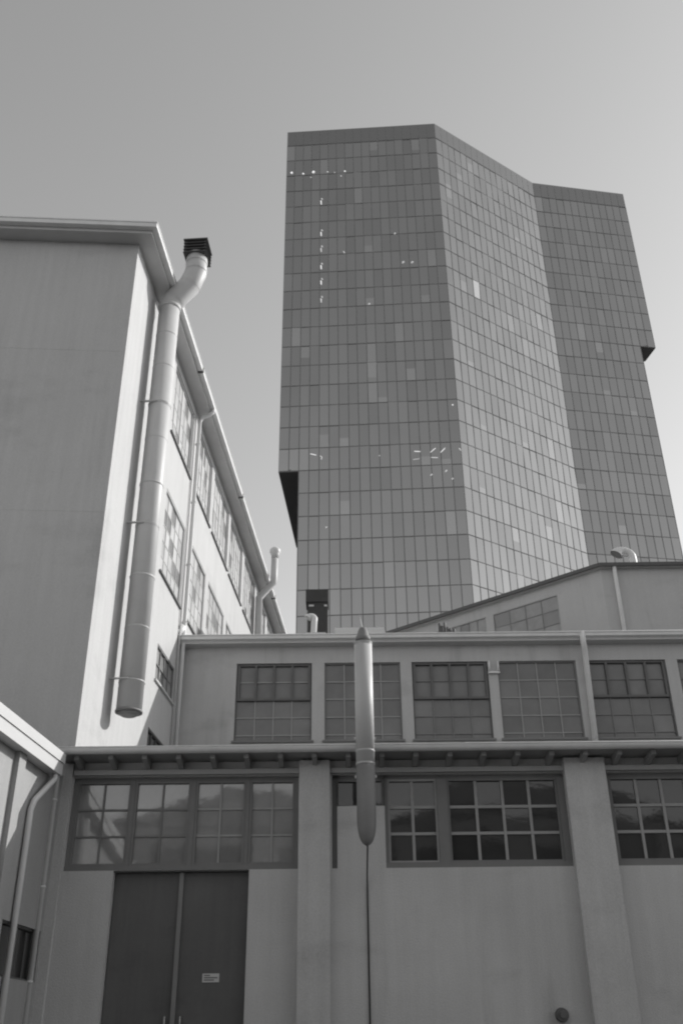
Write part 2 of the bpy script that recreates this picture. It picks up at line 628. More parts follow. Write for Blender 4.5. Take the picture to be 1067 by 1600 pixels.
m.tube([(fx, 15.17, zc - .004), (fx, 15.17, zc + .012)], R + .008, 40)
m.build('rim', duct_m, fl)
m = MB()
m.tube([(fx, 15.17, zc), (fx, 15.17, zc + .10)], .062, 24)
m.build('neck', black_m, fl)
m = MB()
m.tube([(fx, 15.17, zc + .05), (fx, 15.17, zc + .075), (fx, 15.17, zc + .11), (fx, 15.17, zc + .125), (fx, 15.17, zc + .22), (fx, 15.17, zc + .275), (fx, 15.17, zc + .295)],
       [.118, .125, .122, .108, .082, .06, .015], 28)
m.build('cap', frame_mid, fl)
m = MB()
for z in (5.4, 6.0):
    m.box(fx - .17, fx + .17, 15.17, 15.20, z, z + .04)
    m.box(fx - .015, fx + .015, 15.2, 15.98 if z < 5.8 else 15.36, z + .005, z + .035)
m.build('bracket', zinc, fl)

# ================================================================== LEFT TALL BUILDING
az = rad(3.8)
A = at(118, 1168, 19.0)
Ax, Ay = A.x, A.y
tb = thing('factory', 'tall pale factory block with sunlit side wall of grid windows and shaded blank end wall', 'building', (Ax, Ay, 0))
dS = (sin(az), cos(az))
WL = Wall((Ax, Ay), dS, (cos(az), -sin(az)))
az2 = rad(86.3)
dFt = (sin(az2), cos(az2))
WE = Wall((Ax, Ay), (-dFt[0], -dFt[1]), (cos(az2), -sin(az2)))       # end wall, s runs to the left
ZS = 20.5
LEN = 46.0
up_w = [(4.75, 7.4), (8.1, 10.65), (11.1, 14.1), (14.5, 17.35), (17.9, 20.85), (21.35, 24.2), (24.7, 27.5), (28.0, 30.9), (31.4, 34.3)]
lo_w = [(4.9, 7.4), (8.1, 10.65), (11.15, 14.1), (14.6, 17.4), (17.95, 20.8), (21.3, 24.2)]
th_w = [(5.4, 7.4), (8.1, 10.6)]
holes = [(a, b, 17.75, 20.2) for a, b in up_w] + [(a, b, 13.28, 15.88) for a, b in lo_w] + \
        [(a, b, 10.35, 11.35) for a, b in th_w] + [(5.2, 7.2, 7.6, 9.0)]
m = MB()
wall_sheet(m, WL, 0, LEN, 0, ZS, holes, .22)
m.build('side_wall', plaster_tall, tb)
m = MB()
wall_sheet(m, WE, 0, 16, 0, ZS, [], .2)
for z in (16.9, 12.35):
    m.box(0.02, 16, .0, .003, z, z + .012, 0, WE)
m.build('end_wall', plaster_tall, tb)
m = MB()
c = lambda s, n: WL(s, n, 0)[:2]
pl = [c(.45, -.45), c(LEN - .2, -.45), c(LEN - .2, -15), c(.45 + 15 * .13, -15)]
m.prism(pl, 0, 20.3)
m.build('inner_block', black_m, tb)
for a, b in up_w:
    window(tb, WL, a, b, 17.75, 20.2, 6, 4, depth=.10, fr=.05, bar=.04, fm=frame_pale, bars_m=frame_light, gm=glass_mill, tilt=.008,
           mull={3: .12}, sill_m=frame_dark, bardepth=.02, dark=[(random.randrange(6), random.randrange(4)) for _ in range(3)])
for a, b in lo_w:
    window(tb, WL, a, b, 13.28, 15.88, 5, 5, depth=.07, fr=.05, bar=.045, fm=frame_pale, bars_m=frame_light, gm=glass_mill, tilt=.008,
           sill_m=frame_dark, bardepth=.02, dark=[(random.randrange(5), random.randrange(5)) for _ in range(6)])
for a, b in th_w:
    window(tb, WL, a, b, 10.35, 11.35, 4, 2, depth=.07, fr=.05, bar=.04, fm=frame_mid, gm=glass_pale, tilt=.02, sill_m=fascia_pale)
window(tb, WL, 5.2, 7.2, 7.6, 9.0, 4, 3, depth=.07, fr=.05, bar=.04, fm=frame_dark, gm=glass_win, tilt=.02)
# eave slab: mitred plan polygon
OV = .52
def isect(W1, n1, W2, n2):
    p1, d1 = Vector(W1(0, n1, 0)), W1.d
    p2, d2 = Vector(W2(0, n2, 0)), W2.d
    det = d1.x * -d2.y + d2.x * d1.y
    r = p2 - p1
    t = (r.x * -d2.y + d2.x * r.y) / det
    return p1 + d1 * t
def ring(n):
    k = isect(WL, n, WE, n)
    return [k, Vector(WL(LEN, n, 0)), Vector(WE(16, n, 0))]
def strip(mb, na, nb, z0, z1, mi=0):
    """eave strip round both walls between offsets na < nb"""
    a, b = ring(na), ring(nb)
    for e in (1, 2):
        lo = [(a[0].x, a[0].y, z0), (b[0].x, b[0].y, z0), (b[e].x, b[e].y, z0), (a[e].x, a[e].y, z0)]
        mb.hexa(lo, [(x, y, z1) for x, y, _ in lo], mi)
m = MB()
strip(m, -.3, .38, ZS, ZS + .09)
m.build('soffit', soffit_m, tb)
m = MB()
strip(m, .36, .44, ZS - .03, ZS + .10)
m.build('fascia', soffit_m, tb)
m = MB()
strip(m, .445, .60, ZS + .06, ZS + .19)
strip(m, .585, .615, ZS + .192, ZS + .225)
m.build('gutter', gutter_m, tb)
m = MB()
k = ring(.57)
m.face([(k[0].x, k[0].y, ZS + .2), (k[1].x, k[1].y, ZS + .2), WL(LEN, -7, ZS + 1.2), WL(6, -7, ZS + 1.2)])
m.face([(k[0].x, k[0].y, ZS + .2), WL(6, -7, ZS + 1.2), (k[2].x, k[2].y, ZS + .2)])
m.face([WL(6, -7, ZS + 1.2), WL(LEN, -7, ZS + 1.2), WL(LEN, -14, ZS + .2), (k[2].x, k[2].y, ZS + .2)])
m.build('roof', roof_m, tb)
# gutter joints
for s in (5.6, 13.5, 23):
    m = MB()
    m.box(s, s + .08, .42, .622, ZS + .03, ZS + .2, 0, WL)
    m.build('gutter_joint', dark_edge, tb)
# thin downpipe with swan neck from the eave gutter
m = MB()
m.tube([WL(7.72, .54, ZS + .06), WL(7.72, .54, ZS - .03), WL(7.72, .40, ZS - .17), WL(7.72, .22, ZS - .22), WL(7.72, .12, ZS - .36), WL(7.72, .12, 12.3),
        WL(7.72, .12, 7.5)], .062, 16)
for z in (19.2, 17.0, 14.8, 12.9):
    m.box(7.66, 7.78, 0, .19, z, z + .03, 0, WL)
m.build('downpipe', white_paint, tb)
m = MB()
m.tube([WL(7.5, .05, ZS - .45), WL(7.5, .05, 7.5)], .028, 10)
m.build('conduit', soffit_m, tb)

# ---- big duct on the sunlit wall
S0 = 1.93
nD = .43
pb0 = WL(S0, nD, 8.35)
du = thing('ventilation_duct', 'fat pale ventilation duct with louvred cowl running up the sunlit factory wall', 'duct', (pb0[0], pb0[1], 8.35))
RD = .285
m = MB()
m.tube([WL(S0, nD, 8.35), WL(S0, nD, 19.93)], RD, 48)
m.build('pipe', duct_m, du)
for z in (10.3, 11.6, 13.0, 14.15, 15.5, 16.6, 17.8, 18.9):
    m = MB()
    big = z in (11.6, 14.15, 16.6)
    k = .014 if big else .006
    h = .03 if big else .014
    m.tube([WL(S0, nD, z - h), WL(S0, nD, z - h * .6), WL(S0, nD, z + h * .6), WL(S0, nD, z + h)], [RD + .001, RD + k, RD + k, RD + .001], 48, False)
    m.build('joint_band', duct_m, du)
m = MB()
m.tube([WL(S0, nD, 8.31), WL(S0, nD, 8.352)], [RD + .018, RD + .018], 48)
m.tube([WL(S0, nD, 8.24), WL(S0, nD, 8.309)], [RD - .12, RD - .01], 36)
m.build('end_plate', duct_low, du)
m = MB()
n2 = nD + .66
m.tube([WL(S0, nD, 19.90), WL(S0, nD, 20.02), WL(S0, nD + .10, 20.22), WL(S0, nD + .50, 20.72), WL(S0, n2, 21.2), WL(S0, n2, 21.85)],
       [RD + .002, RD + .01, RD + .025, RD + .025, RD + .02, RD + .015], 48)
eb = m.build('elbow', duct_m, du)
m = MB()
for p0, p1 in ((WL(S0, nD + .10, 20.22), WL(S0, nD + .125, 20.25)), (WL(S0, nD + .50, 20.72), WL(S0, nD + .515, 20.755)), (WL(S0, n2, 21.2), WL(S0, n2, 21.23)), (WL(S0, n2, 21.5), WL(S0, n2, 21.53))):
    m.tube([p0, p1], RD + .034, 40, False)
m.build('seam', duct_m, eb)
m = MB()
m.tube([WL(S0, nD, 19.86), WL(S0, nD, 19.88), WL(S0, nD, 19.96), WL(S0, nD, 19.98)], [RD + .004, RD + .03, RD + .03, RD + .004], 48)
m.build('collar', duct_m, du)
m = MB()
for i in range(4):
    z = 21.72 + i * .115
    m.hexa([WL(S0 - .34, n2 - .34, z), WL(S0 + .34, n2 - .34, z), WL(S0 + .34, n2 + .34, z), WL(S0 - .34, n2 + .34, z)],
           [WL(S0 - .29, n2 - .29, z + .08), WL(S0 + .29, n2 - .29, z + .08), WL(S0 + .29, n2 + .29, z + .08), WL(S0 - .29, n2 + .29, z + .08)])
for a in (-.27, .27):
    for b in (-.27, .27):
        m.box(S0 + a - .02, S0 + a + .02, n2 + b - .02, n2 + b + .02, 21.7, 22.18, 0, WL)
m.box(S0 - .35, S0 + .35, n2 - .35, n2 + .35, 22.18, 22.22, 0, WL)
m.build('louvred_cowl', mat('cowl_dark', .10, .6, .1, 5), du)
for z in (9.0, 12.95, 16.55):
    m = MB()
    m.box(S0 - RD - .05, S0 - RD + .02, -.001, nD, z, z + .025, 0, WL)
    m.tube([WL(S0, nD, z), WL(S0, nD, z + .025)], RD + .012, 48, False)
    m.build('wall_bracket', duct_m, du)

# ---- thin vent further along the wall
def lw(u, v, off):
    d = fw * F + rt * (u - 533.5) + up * (800 - v)
    n = WL.n
    t = (n @ (Vector(WL(0, off, 0)) - EYE)) / (n @ d)
    q = EYE + d * t
    return (q - Vector((Ax, Ay, 0))) @ WL.d, q.z
s1, z1 = lw(404, 965, .2)
pv = WL(s1, .2, 12)
vn = thing('vent_pipe', 'thin white vent pipe with ball cap cranked around the far factory eave', 'vent', (pv[0], pv[1], 12))
m = MB()
m.tube([WL(s1, .2, 11), WL(s1, .2, 19.62), WL(s1, .80, 20.32), WL(s1, .84, 20.5), WL(s1, .86, 21.75)], .155, 20)
m.build('pipe', duct_m, vn)
m = MB()
m.tube([WL(s1, .86, 21.55), WL(s1, .86, 21.75), WL(s1, .86, 21.87), WL(s1, .86, 22.0), WL(s1, .86, 22.09), WL(s1, .86, 22.12)],
       [.16, .18, .25, .24, .15, .03], 24)
m.build('cap', white_paint, vn)

# ================================================================== NEAR LEFT BUILDING
azn = rad(5.0)
pE = at(103, 1178, 15.32)       # end of the gutter at the workshop
sh = thing('annex', 'nearest building at left edge with sunlit eave and shaded wall', 'building', (pE.x - .42, 15.34, 0))
WN = Wall((pE.x - .42, 15.36), (-sin(azn), -cos(azn)), (cos(azn), -sin(azn)))   # s runs towards the viewer
LN = 26
m = MB()
WV = Wall((pE.x - .22, 15.36), (-sin(azn), -cos(azn)), (cos(azn), -sin(azn)))
wall_sheet(m, WV, -.63, LN, 0, 5.68, [(-.5, 1.0, 2.62, 3.32), (4, 8, 3.0, 4.6)], .2)
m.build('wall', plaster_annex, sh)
window(sh, WV, -.5, 1.0, 2.62, 3.32, 2, 1, depth=.1, fm=frame_dark, fr=.03, sill=False)
window(sh, WV, 4, 8, 3.0, 4.6, 8, 3, depth=.14, fm=frame_mid)
m = MB()
m.box(.2, LN - .2, -7, -.35, 0, 5.6, 0, WN)
m.build('inner_block', black_m, sh)
zg = pE.z
m = MB()
m.box(-.02, LN, -.3, .34, zg - .33, zg - .29, 0, WN)
m.build('soffit', soffit_m, sh)
m = MB()
m.box(-.02, LN, .342, .400, zg - .34, zg - .157, 0, WN)
m.build('fascia', fascia_pale, sh)
m = MB()
m.box(-.04, LN, .37, .42, zg - .155, zg, 0, WN)
m.box(-.04, LN, .30, .377, zg - .02, zg - .005, 0, WN)
m.build('gutter', fascia_pale, sh)
m = MB()
m.face([WN(-.02, .38, zg - .003), WN(LN, .38, zg - .003), WN(LN, -4, zg + .9), WN(-.02, -4, zg + .9)])
m.face([WN(-.02, -4, zg + .9), WN(LN, -4, zg + .9), WN(LN, -8, zg - .1), WN(-.02, -8, zg - .1)])
m.build('roof', roof_m, sh)
m = MB()
m.box(1.15, 1.4, -.02, .08, 0, 5.67, 0, WV)
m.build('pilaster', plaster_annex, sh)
m = MB()
m.tube([WN(.1, .34, zg - .30), WN(.1, .33, zg - .42), WN(.60, .27, zg - .85), WN(.66, .255, zg - 1.0), WN(.66, .255, .2)], .045, 14)
m.build('downpipe', white_paint, sh)

# ================================================================== HALL (set back upper storey)
Yh = 27.0
hl = thing('hall', 'long set-back hall with a row of steel grid windows above the workshop roof', 'building', (0, Yh, 0))
WH = Wall((0, Yh), (1, 0), (0, -1))
hx0, hx1 = -4.75, 14.0
zw0, zw1 = 9.42, 11.72
bays = []
for a, b in ((368, 487), (507, 627), (645, 766), (781, 906), (921, 1049)):
    p, q = at(a, 1090, Yh), at(b, 1090, Yh)
    bays.append((p.x, q.x))
bays.append((bays[-1][1] + .34, bays[-1][1] + 2.75))
m = MB()
wall_sheet(m, WH, hx0, hx1, 0, 12.25, [(a, b, zw0, zw1) for a, b in bays], .2)
m.face([(hx0, Yh, 0), (hx0, Yh, 12.25), (hx0, 38, 12.25), (hx0, 38, 0)])
m.face([(hx1, Yh, 0), (hx1, 38, 0), (hx1, 38, 12.25), (hx1, Yh, 12.25)])
m.build('wall', plaster_hall, hl)
m = MB()
m.box(hx0 + .1, hx1 - .1, Yh + .3, 37.9, 0, 12.2)
m.build('inner_block', black_m, hl)
for i, (a, b) in enumerate(bays):
    hop = i in (0, 2, 4)
    window(hl, WH, a, b, zw0, zw1, 4, [0, .06, .29, .53, .765, 1.0], depth=.12, fr=.04, bar=.03, fm=frame_mid if not hop else frame_dark,
           bars_m=frame_light if i in (0, 1, 3) else frame_mid, gm=glass_hall, hopper=2 if hop else None, sill=True, sill_m=frame_mid)
m = MB()
m.box(hx0 - .1, hx1 + .2, .001, .34, 12.22, 12.28, 0, WH)
m.build('soffit', soffit_m, hl)
m = MB()
prof = [(-.34, 12.25), (-.38, 12.28), (-.47, 12.31), (-.49, 12.42), (-.34, 12.43)]
for i in range(len(prof)):
    (y0, z0), (y1, z1) = prof[i], prof[(i + 1) % len(prof)]
    m.face([(hx0 - .12, Yh + y0, z0), (hx0 - .12, Yh + y1, z1), (hx1 + .25, Yh + y1, z1), (hx1 + .25, Yh + y0, z0)])
m.face([(hx0 - .12, Yh + y, z) for y, z in prof])
m.tube([(hx0 - .12, Yh - .49, 12.42), (hx1 + .25, Yh - .49, 12.42)], .025, 8)
m.build('gutter', gutter_m, hl)
ridgeY, ridgeZ = 34.0, 13.6
m = MB()
m.face([(hx0 - .1, Yh - .33, 12.41), (hx1 + .2, Yh - .33, 12.41), (hx1 + .2, ridgeY, ridgeZ), (hx0 - .1, ridgeY, ridgeZ)])
m.face([(hx0 - .1, ridgeY, ridgeZ), (hx1 + .2, ridgeY, ridgeZ), (hx1 + .2, 38.4, 12.6), (hx0 - .1, 38.4, 12.6)])
m.face([(hx0 - .1, Yh - .33, 12.40), (hx0 - .1, ridgeY, ridgeZ - .01), (hx0 - .1, 38.4, 12.59), (hx0 - .1, 38.4, 12.2), (hx0 - .1, Yh - .33, 12.2)])
m.face([(hx1 + .2, Yh - .33, 12.40), (hx1 + .2, 38.4, 12.59), (hx1 + .2, ridgeY, ridgeZ - .01)])
m.build('roof', roof_m, hl)
p = at(268, 1003, 26.6)
m = MB()
x = p.x
m.tube([(x + .32, 26.62, 12.75), (x + .24, 26.56, 12.58), (x + .06, 26.42, 12.50), (x - .04, 26.42, 12.34), (x - .04, 26.45, 12.15), (x - .02, 26.72, 11.85), (x - .02, 26.82, 11.7), (x - .02, 26.82, 7.4)], .09, 16)
m.build('downpipe', gutter_m, hl)
p = at(911, 1008, 26.6)
q = at(928, 1150, 26.85)
m = MB()
m.tube([(p.x, 26.56, 12.44), (p.x, 26.56, 12.15), (p.x + .04, 26.68, 11.95), (p.x + .08, 26.86, 11.75), (q.x - .02, 26.88, 7.4)], .085, 16)
m.build('downpipe', gutter_m, hl)
p = at(771, 1043, 26.9)
m = MB()
m.box(p.x - .17, p.x + .17, .001, .10, p.z - .16, p.z - .11, 0, WH)
m.tube([(p.x - .13, 26.9, p.z - .1), (p.x - .13, 26.9, p.z + .2)], .03, 8)
m.tube([(p.x + .13, 26.9, p.z - .1), (p.x + .13, 26.9, p.z + .2)], .03, 8)
m.build('pipe_bracket', gutter_m, hl)

# ---- things on the hall roof
def roofz(Y):
    return 12.41 + (Y - Yh + .33) / (ridgeY - Yh + .33) * (ridgeZ - 12.41)
Yc = 31.0
a, b = at(481, 990, Yc), at(512, 990, Yc)
t0, t1 = at(478, 922, Yc), at(513, 922, Yc)
zcap = at(495, 941, Yc).z
ch = thing('chimney', 'dark square brick chimney with wider cap on the hall roof before the tower', 'chimney', ((a.x + b.x) / 2, Yc + .3, roofz(Yc)))
m = MB()
m.box(a.x, b.x, Yc, Yc + .62, roofz(Yc) - .1, zcap)
m.build('stack', brick_dark, ch)
m = MB()
m.box(t0.x, t1.x, Yc - .06, Yc + .68, zcap + .001, t0.z)
m.build('cap', brick_dark, ch)
m = MB()
m.box(a.x + .03, a.x + .2, Yc - .04, Yc - .002, at(485, 946, Yc).z - .05, at(485, 946, Yc).z + .01)
m.box(b.x - .12, b.x - .02, Yc - .04, Yc - .002, at(485, 946, Yc).z - .05, at(485, 946, Yc).z + .01)
m.build('clamp', zinc, ch)
Yg = 29.6
p = at(489, 990, Yg)
q = at(487, 966, Yg)
gz = q.z
g = thing('gooseneck_vent', 'small white gooseneck vent on hall roof in front of the dark chimney', 'vent', (p.x, Yg, roofz(Yg)))
m = MB()
pts = [(p.x - .02, Yg, roofz(Yg) - .05), (p.x + .04, Yg, gz - .12)]
for i in range(9):
    th = pi * i / 8 * .85
    pts.append((p.x - .07 + .12 * cos(th), Yg, gz - .05 + .12 * sin(th)))
m.tube(pts, [.10] * (len(pts) - 2) + [.12, .135], 20)
m.build('pipe', white_paint, g)
m = MB()
m.box(p.x - .22, p.x + .42, Yg - .25, Yg + .3, roofz(Yg) - .1, at(490, 988, Yg - .25).z)
m.build('curb', zinc, g)
Ys = 29.0
a, b = at(522, 985, Ys), at(606, 994, Ys)
t0, t1 = at(522, 978, Ys), at(600, 978, Ys)
sk = MB()
zl = roofz(Ys) - .1
sk.hexa([(a.x, Ys, zl), (b.x + .1, Ys, zl), (b.x + .1, Ys + 2.2, zl), (a.x, Ys + 2.2, zl)],
        [(t0.x + .02, Ys + .15, t0.z), (t1.x, Ys + .15, t0.z), (t1.x, Ys + 2, t0.z + .1), (t0.x + .02, Ys + 2, t0.z + .1)])
o = sk.build('roof_hatch', white_paint)
o['label'] = 'low pale box hatch with sloping end on the hall roof behind the flue cap'
o['category'] = 'roof hatch'
p, q = at(567, 985, 28.6), at(561, 961, 28.6)
m = MB()
m.tube([(p.x, 28.6, roofz(28.6)), (p.x, 28.6, p.z), (q.x, 28.6, q.z)], [.022, .022, .01], 8)
o = m.build('antenna_rod', zinc)
o['label'] = 'thin leaning antenna rod sticking up behind the flue cap'
o['category'] = 'antenna'
Yk = 28.2
k0 = at(683, 985, Yk)
tc = thing('pipe_cluster', 'cluster of short upright pipe stubs on a manifold at the hall roof edge', 'pipes', (k0.x + .3, Yk, roofz(Yk)))
m = MB()
m.box(k0.x, at(710, 990, Yk).x, Yk, Yk + .12, at(690, 990, Yk).z - .35, at(690, 987, Yk).z)
m.build('manifold', black_m, tc)
for u, v in ((686, 974), (690, 978), (694, 973), (699, 980), (703, 982), (709, 983)):
    t = at(u, v, Yk + .05)
    m = MB()
    m.tube([(t.x, Yk + .06, t.z - .55), (t.x, Yk + .06, t.z - .08), (t.x, Yk + .06, t.z)], [.035, .035, .045], 10)
    m.build('stub', frame_dark, tc)
rl = MB()
for u0, u1 in ((618, 676), (714, 742)):
    a, b = at(u0, 993, 27.6), at(u1, 993, 27.6)
    rl.tube([(a.x, 27.6, a.z - .5), (a.x, 27.6, a.z), (b.x, 27.6, b.z), (b.x, 27.6, b.z - .5)], .02, 8)
o = rl.build('roof_rail', zinc)
o['label'] = 'thin low rail along the hall roof edge beside the pipe cluster'
o['category'] = 'rail'

# ================================================================== REAR RIGHT BUILDING
Cn = at(937, 885, 40)
a1 = rad(130.2)
dn = (-sin(a1), -cos(a1))
WR1 = Wall((Cn.x, Cn.y), dn, (dn[1], -dn[0]) if (dn[1] * 0 + -dn[0] * -1) < 0 else (-dn[1], dn[0]))
if WR1.n.y > 0:
    WR1.n = -WR1.n
WR2 = Wall((Cn.x, Cn.y), (1, -.01), (-.01, -1))
rb = thing('rear_shed', 'plain shed with angled left wall and dark roof edge behind the hall at right', 'building', (Cn.x, Cn.y, 0))
zr = Cn.z
m = MB()
r1 = [(2.3, 5.85, 17.6, zr - .70), (6.25, 8.3, 17.6, zr - .70), (8.7, 10.8, 17.6, zr - .70)]
wall_sheet(m, WR1, 0, 13, 0, zr - .12, r1, .15)
wall_sheet(m, WR2, 0, 14, 0, zr - .12, [], .15)
m.build('wall', plaster_rear, rb)
m = MB()
pl = [WR1(.4, -.5, 0)[:2], WR1(13, -.5, 0)[:2], (14, 52), (Cn.x + 13.8, 52), (Cn.x + 13.8, Cn.y + .3)]
m.prism(pl, 0, zr - .3)
m.build('inner_block', black_m, rb)
for i, (a, b, c0, c1) in enumerate(r1):
    window(rb, WR1, a, b, c0, c1, 4, 4, depth=.06, fr=.05, bar=.03, fm=frame_light, bars_m=frame_mid, gm=glass_pale, sill=False, bardepth=.03,
           dark=[(3 - i, 3), (0, 2)])
m = MB()
ov = .28
def ring2(n):
    k = isect(WR1, n, WR2, n)
    return [k, Vector(WR1(13.2, n, 0)), Vector(WR2(14.2, n, 0))]
def strip2(mb, na, nb, z0, z1):
    a, b = ring2(na), ring2(nb)
    for e in (1, 2):
        lo = [(a[0].x, a[0].y, z0), (b[0].x, b[0].y, z0), (b[e].x, b[e].y, z0), (a[e].x, a[e].y, z0)]
        mb.hexa(lo, [(x, y, z1) for x, y, _ in lo])
strip2(m, -.2, .26, zr - .12, zr - .06)
m.build('soffit', soffit_m, rb)
m = MB()
strip2(m, .262, .36, zr - .15, zr + .02)
m.build('roof_edge', dark_edge, rb)
m = MB()
k = ring2(.3)
m.face([(k[1].x, k[1].y, zr), (k[0].x, k[0].y, zr), (k[2].x, k[2].y, zr), (k[2].x, 52, zr + .5), (14, 52, zr + .5)])
m.build('roof', roof_m, rb)
p, q = at(960, 895, 39.8), at(975, 990, 39.8)
m = MB()
m.tube([(p.x, 39.75, zr - .1), (p.x + .02, 39.85, zr - .5), (q.x + .05, 39.85, 12)], .09, 14)
m.build('downpipe', gutter_m, rb)
p, q = at(990, 884, 42), at(972, 858, 42)
zt = at(972, 860, 42).z
gv = thing('hooded_vent', 'bent hooded vent pipe with dark mouth on the rear shed roof at right', 'vent', (p.x, 42, zr))
m = MB()
R2 = .40
pts = [(p.x + .05, 42, zr - .2), (p.x, 42, zt - R2)]
for i in range(1, 11):
    th = pi * i / 10 * .86
    pts.append((p.x - R2 + R2 * cos(th), 42, zt - R2 * 1.0 + R2 * .95 * sin(th) - .1 * 0))
m.tube(pts, [.17] * (len(pts) - 5) + [.18, .21, .25, .29, .31], 28, False)
m.build('pipe', white_paint, gv)
m = MB()
e, d0 = Vector(pts[-1]), (Vector(pts[-1]) - Vector(pts[-2])).normalized()
m.tube([e - d0 * .06, e - d0 * .03], [.295, .30], 28)
m.build('mouth', frame_mid, gv)

# ================================================================== GLASS TOWER
T0 = Vector((-7.85, 103.97, 0)); T1 = Vector((15.06, 102.6, 0)); T2 = Vector((32.35, 114.6, 0)); T3 = Vector((48.05, 117.2, 0))
ZT = 128.62
tw = thing('glass_tower', 'tall folded glass office tower with faceted curtain wall rising behind the low roofs', 'tower', (15, 115, 0))
faces = []
for p, q, nc in ((T0, T1, 18), (T1, T2, 17), (T2, T3, 13)):
    d = (q - p)
    n = Vector((d.y, -d.x, 0)).normalized()
    faces.append((Wall(p, d, n), d.length, nc))
c1 = faces[0][1] / 18
L0 = T0 + (T1 - T0).normalized() * (2 * c1 + .1)
ZL, ZR = 65.95, 95.72
R3 = T3 - (T3 - T2).normalized() * (2 * (T3 - T2).length / 13 - .1)
IN = .22
def inset(p, W):
    return p - W.n * IN
m = MB()
P = [inset(L0, faces[0][0]), None, None, inset(R3, faces[2][0])]
def isw(Wa, Wb):
    return isect(Wa, -IN, Wb, -IN)
i1, i2 = isw(faces[0][0], faces[1][0]), isw(faces[1][0], faces[2][0])
plan = [P[0], i1, i2, P[3], Vector((46.6, 120.4, 0)), Vector((48.5, 150, 0)), Vector((20, 165, 0)), Vector((-3, 150, 0))]
m.prism([(p.x, p.y) for p in plan], 0, ZT - .4)
m.build('core', tower_core, tw)
T0b = Vector((-6.55, 124.6, 0))
m = MB()
a0 = inset(T0, faces[0][0]); a1_ = P[0] + Vector((0, .01, 0))
m.prism([(a0.x + .02, a0.y), (a1_.x - .01, a1_.y), (-5.35, 125), (T0b.x, T0b.y)], ZL + .25, ZT - .41)
m.build('left_wing', tower_core, tw)
m = MB()
m.prism([(T0.x, T0.y + .02), (L0.x, L0.y + .02), (-5.35, 125), (T0b.x, T0b.y)], ZL - .1, ZL + .248)
m.build('overhang_soffit', tower_soffit, tw)
m = MB()
r0 = P[3] + Vector((.012, 0, 0)); r1_ = inset(T3, faces[2][0])
m.prism([(r0.x, r0.y), (r1_.x - .02, r1_.y), (47.3, 120.35), (46.61, 120.38)], ZR + .25, ZT - .41)
m.build('right_wing', tower_core, tw)
m = MB()
m.prism([(R3.x, R3.y + .02), (T3.x, T3.y + .02), (47.35, 120.5), (46.61, 120.45)], ZR - .1, ZR + .248)
m.build('overhang_soffit', tower_soffit, tw)
FH = 3.30
floors = [ZL + .05 + FH * k for k in range(-12, 19)]
floors = [z for z in floors if z < ZT - 2.5]
TOPB = floors[-1]
singles, rest = [], MB()
pm = tower_glass + [tower_blind, tower_open]
for fi, (W, L, nc) in enumerate(faces):
    g = MB()
    bw_ = .058 if fi == 0 else .048
    cs = [L * i / nc for i in range(nc + 1)]
    for k in range(len(floors) - 1):
        z0, z1 = floors[k], floors[k + 1]
        for i in range(nc):
            if fi == 0 and i < 2 and z1 < ZL + 1:
                continue
            if fi == 2 and i >= nc - 2 and z0 < ZR - .5:
                continue
            r = random.random()
            mi = 0 if r < .5 else (1 if r < .75 else 2)
            if random.random() < (.014 if fi == 0 else .006):
                mi = 3
            if fi == 1 and i == 4 and k == len(floors) - 10:
                mi = 4
            if fi == 0 and i in (0, 1, 2) and abs(z0 - ZL) < 1:
                mi = 3
            e = .03
            a, b = random.gauss(0, .007), random.gauss(0, .007)
            q = []
            for x, z in ((cs[i] + e, z0 + e), (cs[i + 1] - e, z0 + e), (cs[i + 1] - e, z1 - e), (cs[i] + e, z1 - e)):
                q.append(W(x, -.025 + (x - cs[i] - L / nc / 2) * a + (z - z0 - FH / 2) * b, z))
            if mi < 3 and random.random() < (.03 if fi == 0 else .015):     # blind part way across the pane
                q1, q2 = q[1], q[2]
                f = random.choice((.25, .4, .6))
                lerp = lambda u, v: tuple(u[t] + (v[t] - u[t]) * f for t in range(3))
                h0, h1 = lerp(q[0], q[3]), lerp(q[1], q[2])
                low = random.random() < .7
                rest.face([q[0], q[1], h1, h0], 3 if low else mi)
                rest.face([h0, h1, q[2], q[3]], mi if low else 3)
                continue
            singles.append((fi, z0, q, mi))
    # grid of bars
    for i in range(nc + 1):
        lo = floors[0]
        if fi == 0 and i < 2:
            lo = ZL
        if fi == 2 and i >= nc - 1:
            lo = ZR
        a, b = cs[i] - bw_, cs[i] + bw_
        a, b = max(a, .0), min(b, L)
        g.box(a, b, -.19, .0, lo, TOPB, 0, W)
    for z in floors:
        s0 = 0 if fi != 0 or z > ZL - 1 else cs[2]
        s1 = L if fi != 2 or z > ZR - 1 else cs[-3]
        hb = .055 if fi == 0 else .045
        g.box(s0 + .001, s1 - .001, -.19, .004, z - hb, z + hb, 0, W)
    g.build('mullion_grid', tower_bar, tw)
    g = MB()
    g.box(.01, L - .01, -.19, -.02, TOPB + .12, ZT, 0, W)
    g.build('parapet_band', tower_band, tw)
    g = MB()
    for i in range(nc + 1):
        g.box(max(cs[i] - .04, .012), min(cs[i] + .04, L - .012), -.03, -.015, TOPB + .13, ZT - .3, 0, W)
    g.build('parapet_joints', tower_bar, tw)
# the hundred panes that show largest stay single, the others are one part
singles.sort(key=lambda t: (t[0] != 0 or t[1] < 44, t[1]))
for fi, z0, q, mi in singles[:100]:
    s = MB()
    s.face(q)
    s.build('window_pane', pm[mi], tw)
for fi, z0, q, mi in singles[100:]:
    rest.face(q, mi)
o = rest.build('window_panes', pm, tw)
o['kind'] = 'stuff'
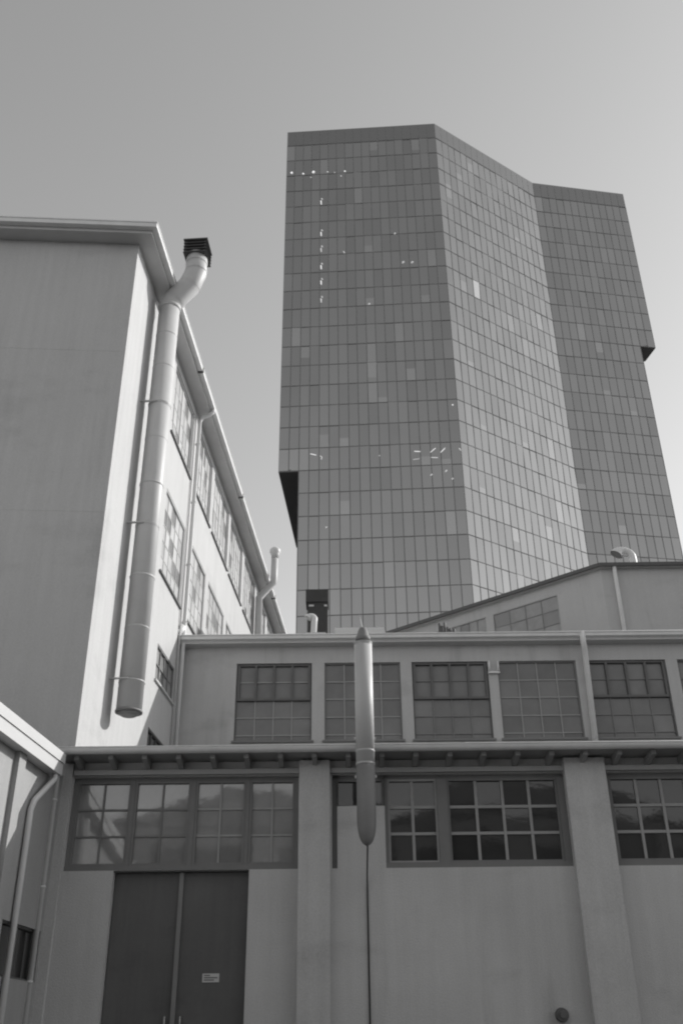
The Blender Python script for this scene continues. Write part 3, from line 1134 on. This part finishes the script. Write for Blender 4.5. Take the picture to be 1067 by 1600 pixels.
# office lamps seen in the glass
def t1(u, v):
    d = fw * F + rt * (u - 533.5) + up * (800 - v)
    W = faces[0][0]
    t = (W.n @ (W.p - EYE)) / (W.n @ d)
    q = EYE + d * t
    return (q - W.p) @ W.d, q.z
W0 = faces[0][0]
def lamp(u0, v0, u1, v1, wd, k=0):
    a, b = t1(u0, v0), t1(u1, v1)
    m = MB()
    m.tube([W0(a[0], -.035, a[1]), W0(b[0], -.035, b[1])], wd, 6)
    m.build('ceiling_lamp', office_lamp[k], tw)
for u, v, r, k in ((456, 270, .17, 0), (474, 271.5, .13, 0), (490, 269, .22, 0), (486, 277, .07, 2), (512, 268.5, .09, 1), (523, 269.5, .06, 2), (539, 267.5, .11, 0), (533, 275, .08, 1)):
    lamp(u - .5, v - .7, u + .5, v + .7, r, k)
for v, k in ((317, 0), (366, 0), (391, 1), (418, 0), (442, 0), (470, 1)):
    lamp(501.5, v - 3.5, 502, v + 2.5, .075, k)
    lamp(502.5, v - 7, 504, v - 5, .10, 2)
for q, k in (((485, 709, 494, 711), 0), ((500, 712, 503, 714), 1), ((503, 714, 502, 718), 1), ((647, 705, 657, 705.5), 0), ((672, 707, 680, 700), 0),
          ((688, 707, 695, 700), 0), ((673, 714.5, 684, 715), 1), ((645, 718, 655, 716.5), 2), ((717, 700, 720, 704), 1)):
    lamp(*q, .05, k)
for u, v, r, k in ((593, 712, .08, 2), (674, 742, .17, 2), (697, 736, .2, 2), (707, 748, .14, 2), (707, 632.5, .09, 0), (617, 365, .17, 2),
                   (538, 395, .1, 2), (630, 410, .22, 2), (644, 410, .22, 2), (577, 475, .17, 2), (537, 393, .08, 2), (510, 824, .12, 2)):
    lamp(u - .6, v - .5, u + .6, v + .5, r, k)

# ================================================================== WAREHOUSE BEHIND THE VIEWER (mirrored in the panes)
wh = thing('warehouse', 'brick warehouse across the yard, mirrored in the workshop panes', 'building', (0, -15, 0))
WB = Wall((-24, -15), (1, 0), (0, 1))
m = MB()
hs = [(3 + 6 * i, 7.5 + 6 * i, z, z + 2.2) for i in range(8) for z in (1.2, 4.7, 8.2)]
wall_sheet(m, WB, 0, 52, 0, 11.3, hs, .2)
m.build('wall', brick_mid, wh)
m = MB()
m.box(.3, 51.7, -10, -.4, 0, 11.1, 0, WB)
m.build('inner_block', black_m, wh)
for h in hs:
    window(wh, WB, *h, 4, 3, fm=frame_mid, sill=False)
m = MB()
for i in range(4):
    a = 13 * i
    m.hexa([WB(a, .2, 11.31), WB(a + 12.9, .2, 11.31), WB(a + 12.9, -10, 11.31), WB(a, -10, 11.31)],
           [WB(a + 5, .2, 12.9), WB(a + 7.9, .2, 12.9), WB(a + 7.9, -10, 12.9), WB(a + 5, -10, 12.9)])
m.build('roof', roof_m, wh)
